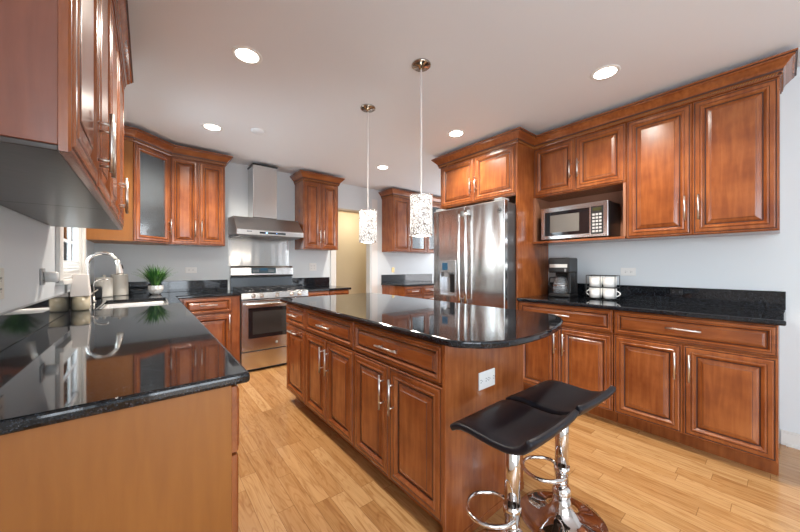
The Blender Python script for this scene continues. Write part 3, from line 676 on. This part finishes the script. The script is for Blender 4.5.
MB().lathe([(.0735, .108), (.0765, .108), (.0760, .118), (.0722, .118), (.0735, .108)], n=28).build('metal_band', chrome, cf)

# ------------------------------------------------------------------ mugs in a wire rack
mx0 = 3.20
rk = thing('mug_rack', 'dark wire rack holding stacked white mugs', 'rack', (mx0, 1.037, .9145))
w = MB(); r_ = .0028; a0, b0, h0 = .060, .114, .215
for z in (.006, .108, h0): w.tube([(-a0, -b0, z), (a0, -b0, z), (a0, b0, z), (-a0, b0, z)], r_, 6, closed=True)
for x in (-a0, a0):
    for y in (-b0, 0, b0): w.cyl((x, y, 0), (x, y, h0), r_, 6)
for y in (-.056, .056): w.cyl((-a0, y, .006), (a0, y, .006), r_, 6)
for y in (-.03, -.085, .03, .085): w.cyl((-a0, y, .108), (a0, y, .108), r_, 6)
w.build('wire_frame', black_pl, rk)
def mug(y, z, side, label, rz=0):
    m = thing('mug', label, 'mug', (mx0, y, z), rz, 'white mugs in the wire rack')
    MB().lathe([(0, .004), (.040, 0), (.048, .004), (.052, .03), (.053, .092), (.050, .092), (.049, .03), (.044, .01), (0, .009)], n=28).build('cup', white_gloss, m)
    MB().tube([(0, side*(.050 + .030*math.sin(PI*k/10)), .072 - .052*k/10) for k in range(11)], .005, 8).build('handle', white_gloss, m)
mug(1.093, .9245, 1, 'lower white mug on the coffee maker side of the rack'); mug(1.093, 1.0265, 1, 'upper white mug on the coffee maker side of the rack', -1.2)
mug(.981, .9245, -1, 'lower white mug on the right side of the rack'); mug(.981, 1.0265, -1, 'upper white mug on the right side of the rack', 1.2)

# ------------------------------------------------------------------ outlets
def outlet(label, loc, rz, w_, h_, mat, n=1, horiz=True, group='wall outlets'):
    o = thing('outlet', label, 'outlet', loc, rz, group)
    MB().box(-w_/2, -.006, -h_/2, w_/2, 0, h_/2).build('cover_plate', mat, o, bevel=.0025)
    s = MB()
    for i in range(n):
        for k in (-1, 1):
            if horiz: cx, cz = k*.02 + (i-(n-1)/2)*.06, 0
            else: cx, cz = (i-(n-1)/2)*.045, k*.02
            for q in (-.006, .006):
                if horiz: s.box(cx-.004, -.0068, q-.0012, cx+.004, -.006, q+.0012)
                else: s.box(cx+q-.0012, -.0068, cz-.004, cx+q+.0012, -.006, cz+.004)
            s.cyl((cx + (.010 if horiz else 0), -.0068, cz - (0 if horiz else .010)), (cx + (.010 if horiz else 0), -.006, cz - (0 if horiz else .010)), .002, 8)
    s.build('socket', slot if mat is not black_pl else greyp, o); return o
outlet('white horizontal outlet on the right wall above the mugs', (XR-.0005, .888, 1.163), R90, .115, .072, white_pl)
outlet('black outlet set into the right wall backsplash', (XR-.0225, .555, 1.005), R90, .075, .045, black_pl)
outlet('white horizontal outlet on the back wall left of the range', (.408, YB-.0005, 1.165), 0, .115, .072, white_pl)
outlet('square white outlet on the back wall right of the range', (1.935, YB-.0005, 1.20), 0, .115, .115, white_pl, 2, False)
outlet('square white outlet on the island end panel', (1.262, .8995, .675), 0, .125, .082, white_pl, 2, True)
outlet('beige outlet on the left wall at the picture edge', (XL+.0005, 1.80, 1.15), PI/2, .072, .115, cream, 1, False)
o = outlet('outlet on the left wall beside the sink window', (XL+.0005, 2.40, 1.16), PI/2, .085, .085, greyp, 1, False)
nl = MB().lathe([(0, .05), (.024, .048), (.028, .042), (.028, .004), (0, .0)], n=24).build('plug_in_light', white_pl, None, (XL+.0075, 2.42, 1.158)); nl.rotation_euler = (0, PI/2, 0)
tag(nl, 'round white plug-in device on the outlet by the window', 'plug-in device')
outlet('small brass outlet plate on the far wall beyond the refrigerator', (3.461, YB-.0005, 1.143), 0, .06, .09, brass, 1, False)
sw = MB().box(-.035, -.006, -.058, .035, 0, .058).box(-.006, -.012, -.012, .006, -.006, .012).build('light_switch', white_pl, None, (2.85, 5.6195, 1.22), bevel=.002)
tag(sw, 'white light switch on the beige hallway wall', 'light switch')

# ------------------------------------------------------------------ faucet and sink things
fc = thing('faucet', 'tall curved pull-down kitchen faucet behind the sink', 'faucet', (-.350, 3.33, .9145))
MB().lathe([(0, 0), (.030, 0), (.030, .006), (.024, .012), (.022, .05), (.020, .10), (.016, .11), (0, .11)], n=24).build('base', nickel, fc)
R_ = .086; pts = [(0, 0, .10), (0, 0, .20), (0, 0, .315)] + [(R_ - R_*math.cos(PI*k/16), 0, .315 + R_*math.sin(PI*k/16)) for k in range(1, 15)]
MB().tube(pts, .0125, 14).build('spout', simple('satin_steel', (.82, .80, .77), .2, 1.0), fc)
ex, _, ez = pts[-1]
hdd = MB().tube([(ex, 0, ez), (ex+.008, 0, ez-.03), (ex+.018, 0, ez-.10), (ex+.022, 0, ez-.115)], [.014, .016, .022, .021], 16).build('spray_head', nickel, fc)
MB().tube([(ex+.026, -.0, ez-.035), (ex+.034, 0, ez-.07)], .006, 8).build('spray_button', black_pl, hdd)
MB().tube([(0, .02, .06), (0, .05, .065), (.0, .06, .07), (.05, .085, .115)], [.009, .009, .007, .005], 10).build('lever', nickel, fc)
t = thing('water_tap', 'small curved filtered-water tap beside the tall faucet', 'tap', (-.345, 3.62, .9145))
MB().lathe([(0, 0), (.018, 0), (.018, .01), (.010, .015), (.010, .05), (0, .05)], n=18).build('base', nickel, t)
MB().tube([(0, 0, .045), (0, 0, .14)] + [(.055 - .055*math.cos(PI*k/12), 0, .14 + .05*math.sin(PI*k/12)) for k in range(1, 10)], .0055, 10).build('spout', nickel, t)
for (x, y, h, r, lab) in ((-.325, 4.18, .195, .064, 'shorter white canister with knob lid in the counter corner'), (-.218, 4.30, .225, .068, 'taller white canister behind the shorter one')):
    t = thing('canister', lab, 'canister', (x, y, .9145), 0, 'white canisters in the corner')
    MB().lathe([(0, 0), (r, 0), (r+.001, .01), (r, h-.03), (r-.003, h-.026), (0, h-.026)], n=36).build('jar', cream, t)
    MB().lathe([(r-.002, h-.0255), (r+.001, h-.02), (r-.004, h-.008), (.014, h-.004), (.010, h), (.014, h+.010), (.010, h+.018), (0, h+.020)], n=36).build('lid', cream, t)
t = thing('counter_stand', 'small black stand on the counter between faucet and white canisters', 'stand', (-.355, 4.02, .9145))
MB().box(-.03, -.03, 0, .03, .03, .11).build('body', black_pl, t, bevel=.01)
t = thing('soap_dish', 'clear amber dish on the counter behind the faucet', 'dish', (-.350, 3.02, .9145))
MB().lathe([(0, .003), (.040, 0), (.046, .01), (.047, .095), (.044, .095), (.043, .012), (0, .008)], n=32).build('bowl', simple('frosted_amber_glass', (.60, .53, .38), .22, trans=.25), t)
MB().lathe([(0, .0095), (.040, .012), (.0415, .060), (0, .062)], n=28).build('amber_soap', simple('amber_soap', (.42, .30, .12), .25, trans=.4), t)
t = MB()
r0 = [(-.048, -.048, 0), (.048, -.048, 0), (.048, .048, 0), (-.048, .048, 0)]; r1 = [(-.036, -.036, .15), (.036, -.036, .15), (.036, .036, .15), (-.036, .036, .15)]
t.add(r0 + r1, [(3,2,1,0), (4,5,6,7), (0,1,5,4), (1,2,6,5), (2,3,7,6), (3,0,4,7)])
tag(t.build('tapered_box', simple('white_paper_box', (.66, .62, .59), .45), None, (-.350, 3.02, 1.0105), bevel=.004), 'white tapered box standing on the amber dish', 'box')
# cord with a bead beside the corner cabinet
t = thing('blind_cord', 'thin white cord with a small bead hanging beside the corner cabinet', 'cord', (XL+.004, 3.845, 1.26))
MB().cyl((0, 0, .02), (0, 0, .75), .0028, 6).build('cord', white_pl, t); MB().lathe([(0, 0), (.010, .004), (.012, .014), (.006, .022), (0, .022)], n=12).build('bead', white_pl, t)
MB().box(-.003, -.008, .75, .006, .008, .775).build('bracket', white_pl, t)
# ------------------------------------------------------------------ potted grass
pt = thing('potted_plant', 'spiky green grass plant in a faceted white bowl', 'plant', (.072, 4.20, .9145))
w = MB(); n = 12; prof = [(.030, 0), (.052, .02), (.068, .055), (.066, .095), (.058, .095), (.056, .085), (0, .085)]
for i in range(len(prof)-1):
    a, b = prof[i], prof[i+1]; o = []
    for (r, z), sh in ((a, i*.5), (b, (i+1)*.5)):
        o += [(r*math.cos(2*PI*(j+sh)/n), r*math.sin(2*PI*(j+sh)/n), z) for j in range(n)]
    w.add(o, [q_ for j in range(n) for q_ in ((j, (j+1) % n, n+j), ((j+1) % n, n+(j+1) % n, n+j))])
w.add([(.030*math.cos(2*PI*j/n), .030*math.sin(2*PI*j/n), 0) for j in range(n)], [tuple(range(n))])
w.build('bowl', white_gloss, pt)
MB().lathe([(0, .088), (.055, .088), (.055, .084)], n=16).build('soil', simple('soil', (.05, .03, .02), .9), pt)
w = MB(); rnd = random.Random(3)
for i in range(190):
    az = rnd.uniform(0, 2*PI); L = rnd.uniform(.14, .25); lean = rnd.uniform(.08, 1.25); r0_ = rnd.uniform(0, .035); wd0 = rnd.uniform(.004, .0075)
    d = Vector((math.cos(az), math.sin(az), 0)); sd = Vector((-d.y, d.x, 0)); p = d*r0_ + Vector((0, 0, .088)); vs = []; K = 6
    for k in range(K+1):
        q = k/K; th = lean*(.45 + .75*q); wk = wd0*(1 - q**2)*(.6 + .8*min(q*3, 1)) + .0002
        vs += [p - sd*wk, p + Vector((0, 0, .0012)), p + sd*wk]
        p = p + (d*math.sin(th) + Vector((0, 0, math.cos(th))))*(L/K)
    fs = [(3*k+c, 3*k+c+1, 3*k+4+c, 3*k+3+c) for k in range(K) for c in (0, 1)]
    w.add(vs, fs, rnd.choice((0, 0, 1, 2)), True)
w.build('foliage', [simple('leaf_green', (.035, .15, .03), .4), simple('leaf_mid_green', (.07, .24, .05), .4), simple('leaf_light_green', (.16, .36, .08), .4)], pt, fix=False)

# ------------------------------------------------------------------ bar stools
def stool(label, x, y, rz=0, sx=0, sy=0):
    t = thing('bar_stool', label, 'bar stool', (x, y, 0), rz, 'bar stools at the island')
    MB().lathe([(0, 0), (.190, 0), (.192, .004), (.188, .009), (.150, .017), (.10, .028), (.070, .042), (.052, .062), (.042, .085), (.034, .12), (0, .12)], n=56).build('base', simple('chrome_base', (.62, .58, .56), .05, 1.0), t)
    MB().cyl((0, 0, .115), (0, 0, .235), .022, 24).build('gas_lift', chrome, t)
    MB().cyl((0, 0, .185), (0, 0, .572), .0305, 28).build('pole', chrome, t)
    MB().lathe([(0, .120), (.040, .120), (.044, .128), (.040, .150), (.030, .165), (0, .165)], n=28).build('collar', chrome, t)
    # footrest loop towards the island's front left
    a = math.atan2(.63, -.777) - rz; d = Vector((math.cos(a), math.sin(a), 0)); s = Vector((-d.y, d.x, 0)); z = Vector((0, 0, .242))
    pts = [z + s*.020] + [z + s*(.085*math.sin(PI*.5 + PI*k/16)) + d*(.095 + .085*math.cos(PI*.5 - PI*k/16 )) for k in range(17)] + [z - s*.020]
    pts = [z + s*.022, z + s*.070 + d*.020, z + s*.088 + d*.05] + [z + d*(.095 + .085*math.sin(PI*k/12)) + s*(.090*math.cos(PI*k/12)) for k in range(13)] + [z - s*.088 + d*.05, z - s*.070 + d*.020, z - s*.022]
    m = MB().tube(pts, .0085, 10); m.cyl((0, 0, .225), (0, 0, .26), .0345, 24); m.build('footrest', chrome, t)
    MB().tube([(.02, 0, .555), (.10, -.02, .553), (.13, -.03, .548)], .005, 8).build('lever', black_pl, t)
    MB().box(-.08+sx/2, -.07+sy/2, .566, .08+sx/2, .07+sy/2, .577).build('seat_plate', st_dark, t)
    # saddle seat: back lip at -y, waterfall front at +y
    prof = [(-.184, .058), (-.176, .040), (-.160, .022), (-.135, .010), (-.10, .002), (-.05, 0), (0, .002), (.05, .004), (.09, .000), (.125, -.012), (.152, -.030)]
    sw_ = .180; nx = 9; m = MB(); vs = []
    for i in range(nx):
        u = -1 + 2*i/(nx-1); 
        for (yy, zz) in prof:
            k = 1 - .035*abs(u)**4
            vs.append((sx + u*sw_*(1 - .03*max(0, yy/.15)**2), yy*k*1.02 - .004 + sy, .604 + zz + .005*u*u))
    K = len(prof)
    m.add(vs, [(i*K+j, (i+1)*K+j, (i+1)*K+j+1, i*K+j+1) for i in range(nx-1) for j in range(K-1)], 0, True)
    o = m.build('seat', [vinyl, vinyl], t, fix=False)
    so = o.modifiers.new('solid', 'SOLIDIFY'); so.thickness = .026; so.offset = -1
    be = o.modifiers.new('bevel', 'BEVEL'); be.width = .010; be.segments = 3; be.limit_method = 'ANGLE'; be.angle_limit = math.radians(50)
    return t
stool('black saddle-seat bar stool nearer the camera, set before the island panel', 1.140, .690, 0, -.030, .012)
stool('black saddle-seat bar stool on the right, its round chrome base in full view', 1.548, .675, math.radians(-2), -.045, .022)

# ------------------------------------------------------------------ pendants
def shade_mat():
    m, nt, b = newmat('lit_crystal_mosaic'); L = nt.links.new
    tc = N(nt, 'ShaderNodeTexCoord'); v = N(nt, 'ShaderNodeTexVoronoi', feature='DISTANCE_TO_EDGE'); v.inputs['Scale'].default_value = 80; L(tc.outputs['Object'], v.inputs['Vector'])
    r = ramp(nt, v.outputs['Distance'], [(0.05, (0.16, 0.135, 0.12)), (0.20, (1, 1, 1))])
    L(r, b.inputs['Base Color']); b.inputs['Roughness'].default_value = .15
    mx = N(nt, 'ShaderNodeMix', data_type='RGBA', blend_type='MULTIPLY'); mx.inputs['Factor'].default_value = 1; L(r, mx.inputs['A']); mx.inputs['B'].default_value = (1, .95, .88, 1)
    L(mx.outputs['Result'], b.inputs['Emission Color']); b.inputs['Emission Strength'].default_value = .52
    return m
shm = shade_mat(); bulb_m = simple('lit_bulb', (1, .95, .85), .3, emit=(1, .9, .75), es=8)
def pendant(label, x, y, zb, zt):
    t = thing('pendant_light', label, 'pendant light', (x, y, CH), 0, 'pendant lights over the island')
    MB().lathe([(0, -.001), (.062, -.001), (.064, -.008), (.055, -.016), (.020, -.020), (.012, -.034), (0, -.036)], n=36).build('canopy', simple('bronze_chrome', (.42, .36, .30), .18, 1.0), t)
    zb -= CH; zt -= CH; r = .073
    MB().cyl((0, 0, zt-.02), (0, 0, -.03), .0052, 8).build('cord', simple('silver_cord', (.82, .80, .78), .4), t)
    sh = MB().lathe([(r, zb), (r, zt), (r-.003, zt), (r-.003, zb), (r, zb)], n=48).build('shade', shm, t)
    for z in (zb, zt): MB().lathe([(r-.004, z-.003), (r+.002, z-.003), (r+.002, z+.004), (r-.004, z+.004), (r-.004, z-.003)], n=48).build('rim', chrome, t)
    m = MB()
    for k in range(3):
        a = k*2*PI/3; m.cyl((0, 0, zt-.002), ((r-.003)*math.cos(a), (r-.003)*math.sin(a), zt-.002), .002, 6)
    m.lathe([(0, zt-.0), (.018, zt-.0), (.018, zt-.055), (0, zt-.055)], n=16); m.build('socket', chrome, t)
    MB().lathe([(0, zt-.055), (.014, zt-.06), (.03, zt-.10), (.03, zt-.12), (.016, zt-.145), (0, zt-.15)], n=20).build('bulb', bulb_m, t)
    l = bpy.data.lights.new('pendant_glow', 'POINT'); l.energy = 2.2; l.color = (1, .90, .78); l.shadow_soft_size = .05
    o = bpy.data.objects.new('pendant_glow', l); C.objects.link(o); o.parent = t; o.location = (0, 0, zb-.04)
pendant('larger-looking lit crystal pendant nearer the camera, over the island', 1.40, 1.505, 1.415, 1.675)
pendant('lit crystal pendant farther away, toward the hallway doorway', 1.436, 2.196, 1.415, 1.675)

# ------------------------------------------------------------------ recessed lights
em = simple('lit_lens', (1, 1, 1), .4, emit=(1.0, .93, .84), es=9)
for x, y, lab in ((.49, 2.13, 'recessed ceiling light nearest the left wall cabinets, largest on that side'), (2.44, .775, 'recessed ceiling light in front of the right wall cabinets'),
                  (.485, 3.44, 'recessed ceiling light before the glass corner cabinet'), (2.40, 2.07, 'recessed ceiling light in front of the cabinet over the refrigerator'),
                  (2.46, 3.40, 'small-looking recessed ceiling light above the hallway doorway')):
    t = thing('recessed_light', lab, 'ceiling light', (x, y, CH), 0, 'recessed ceiling lights')
    MB().lathe([(.066, -.0035), (.084, -.004), (.088, -.001), (.088, 0), (.066, 0), (.066, -.0035)], n=40).build('trim_ring', white_pl, t)
    MB().lathe([(0, -.002), (.066, -.002), (.066, -.0005), (0, -.0005)], n=40).build('lens', em, t)
    l = bpy.data.lights.new('can_glow', 'SPOT'); l.energy = 118 if (x < 1 and y > 3) else 84; l.spot_size = math.radians(150); l.spot_blend = .8; l.color = (1, .91, .80); l.shadow_soft_size = .07
    o = bpy.data.objects.new('can_glow', l); C.objects.link(o); o.parent = t; o.location = (0, 0, -.012)
t = thing('smoke_detector', 'flat round white smoke detector on the ceiling', 'smoke detector', (.845, 3.25, CH))
MB().lathe([(0, -.018), (.052, -.018), (.062, -.010), (.064, 0)], n=36).build('housing', ceil_m, t)
# hallway lamp
t = thing('hallway_lamp', 'flush hallway ceiling lamp beyond the doorway', 'ceiling light', (3.2, 5.1, 2.30))
MB().lathe([(0, -.07), (.09, -.06), (.13, -.02), (.13, 0)], n=28).build('globe', bulb_m, t)
l = bpy.data.lights.new('hall_glow', 'POINT'); l.energy = 5.5; l.color = (1, .88, .68); l.shadow_soft_size = .1
o = bpy.data.objects.new('hall_glow', l); C.objects.link(o); o.parent = t; o.location = (0, 0, -.15)
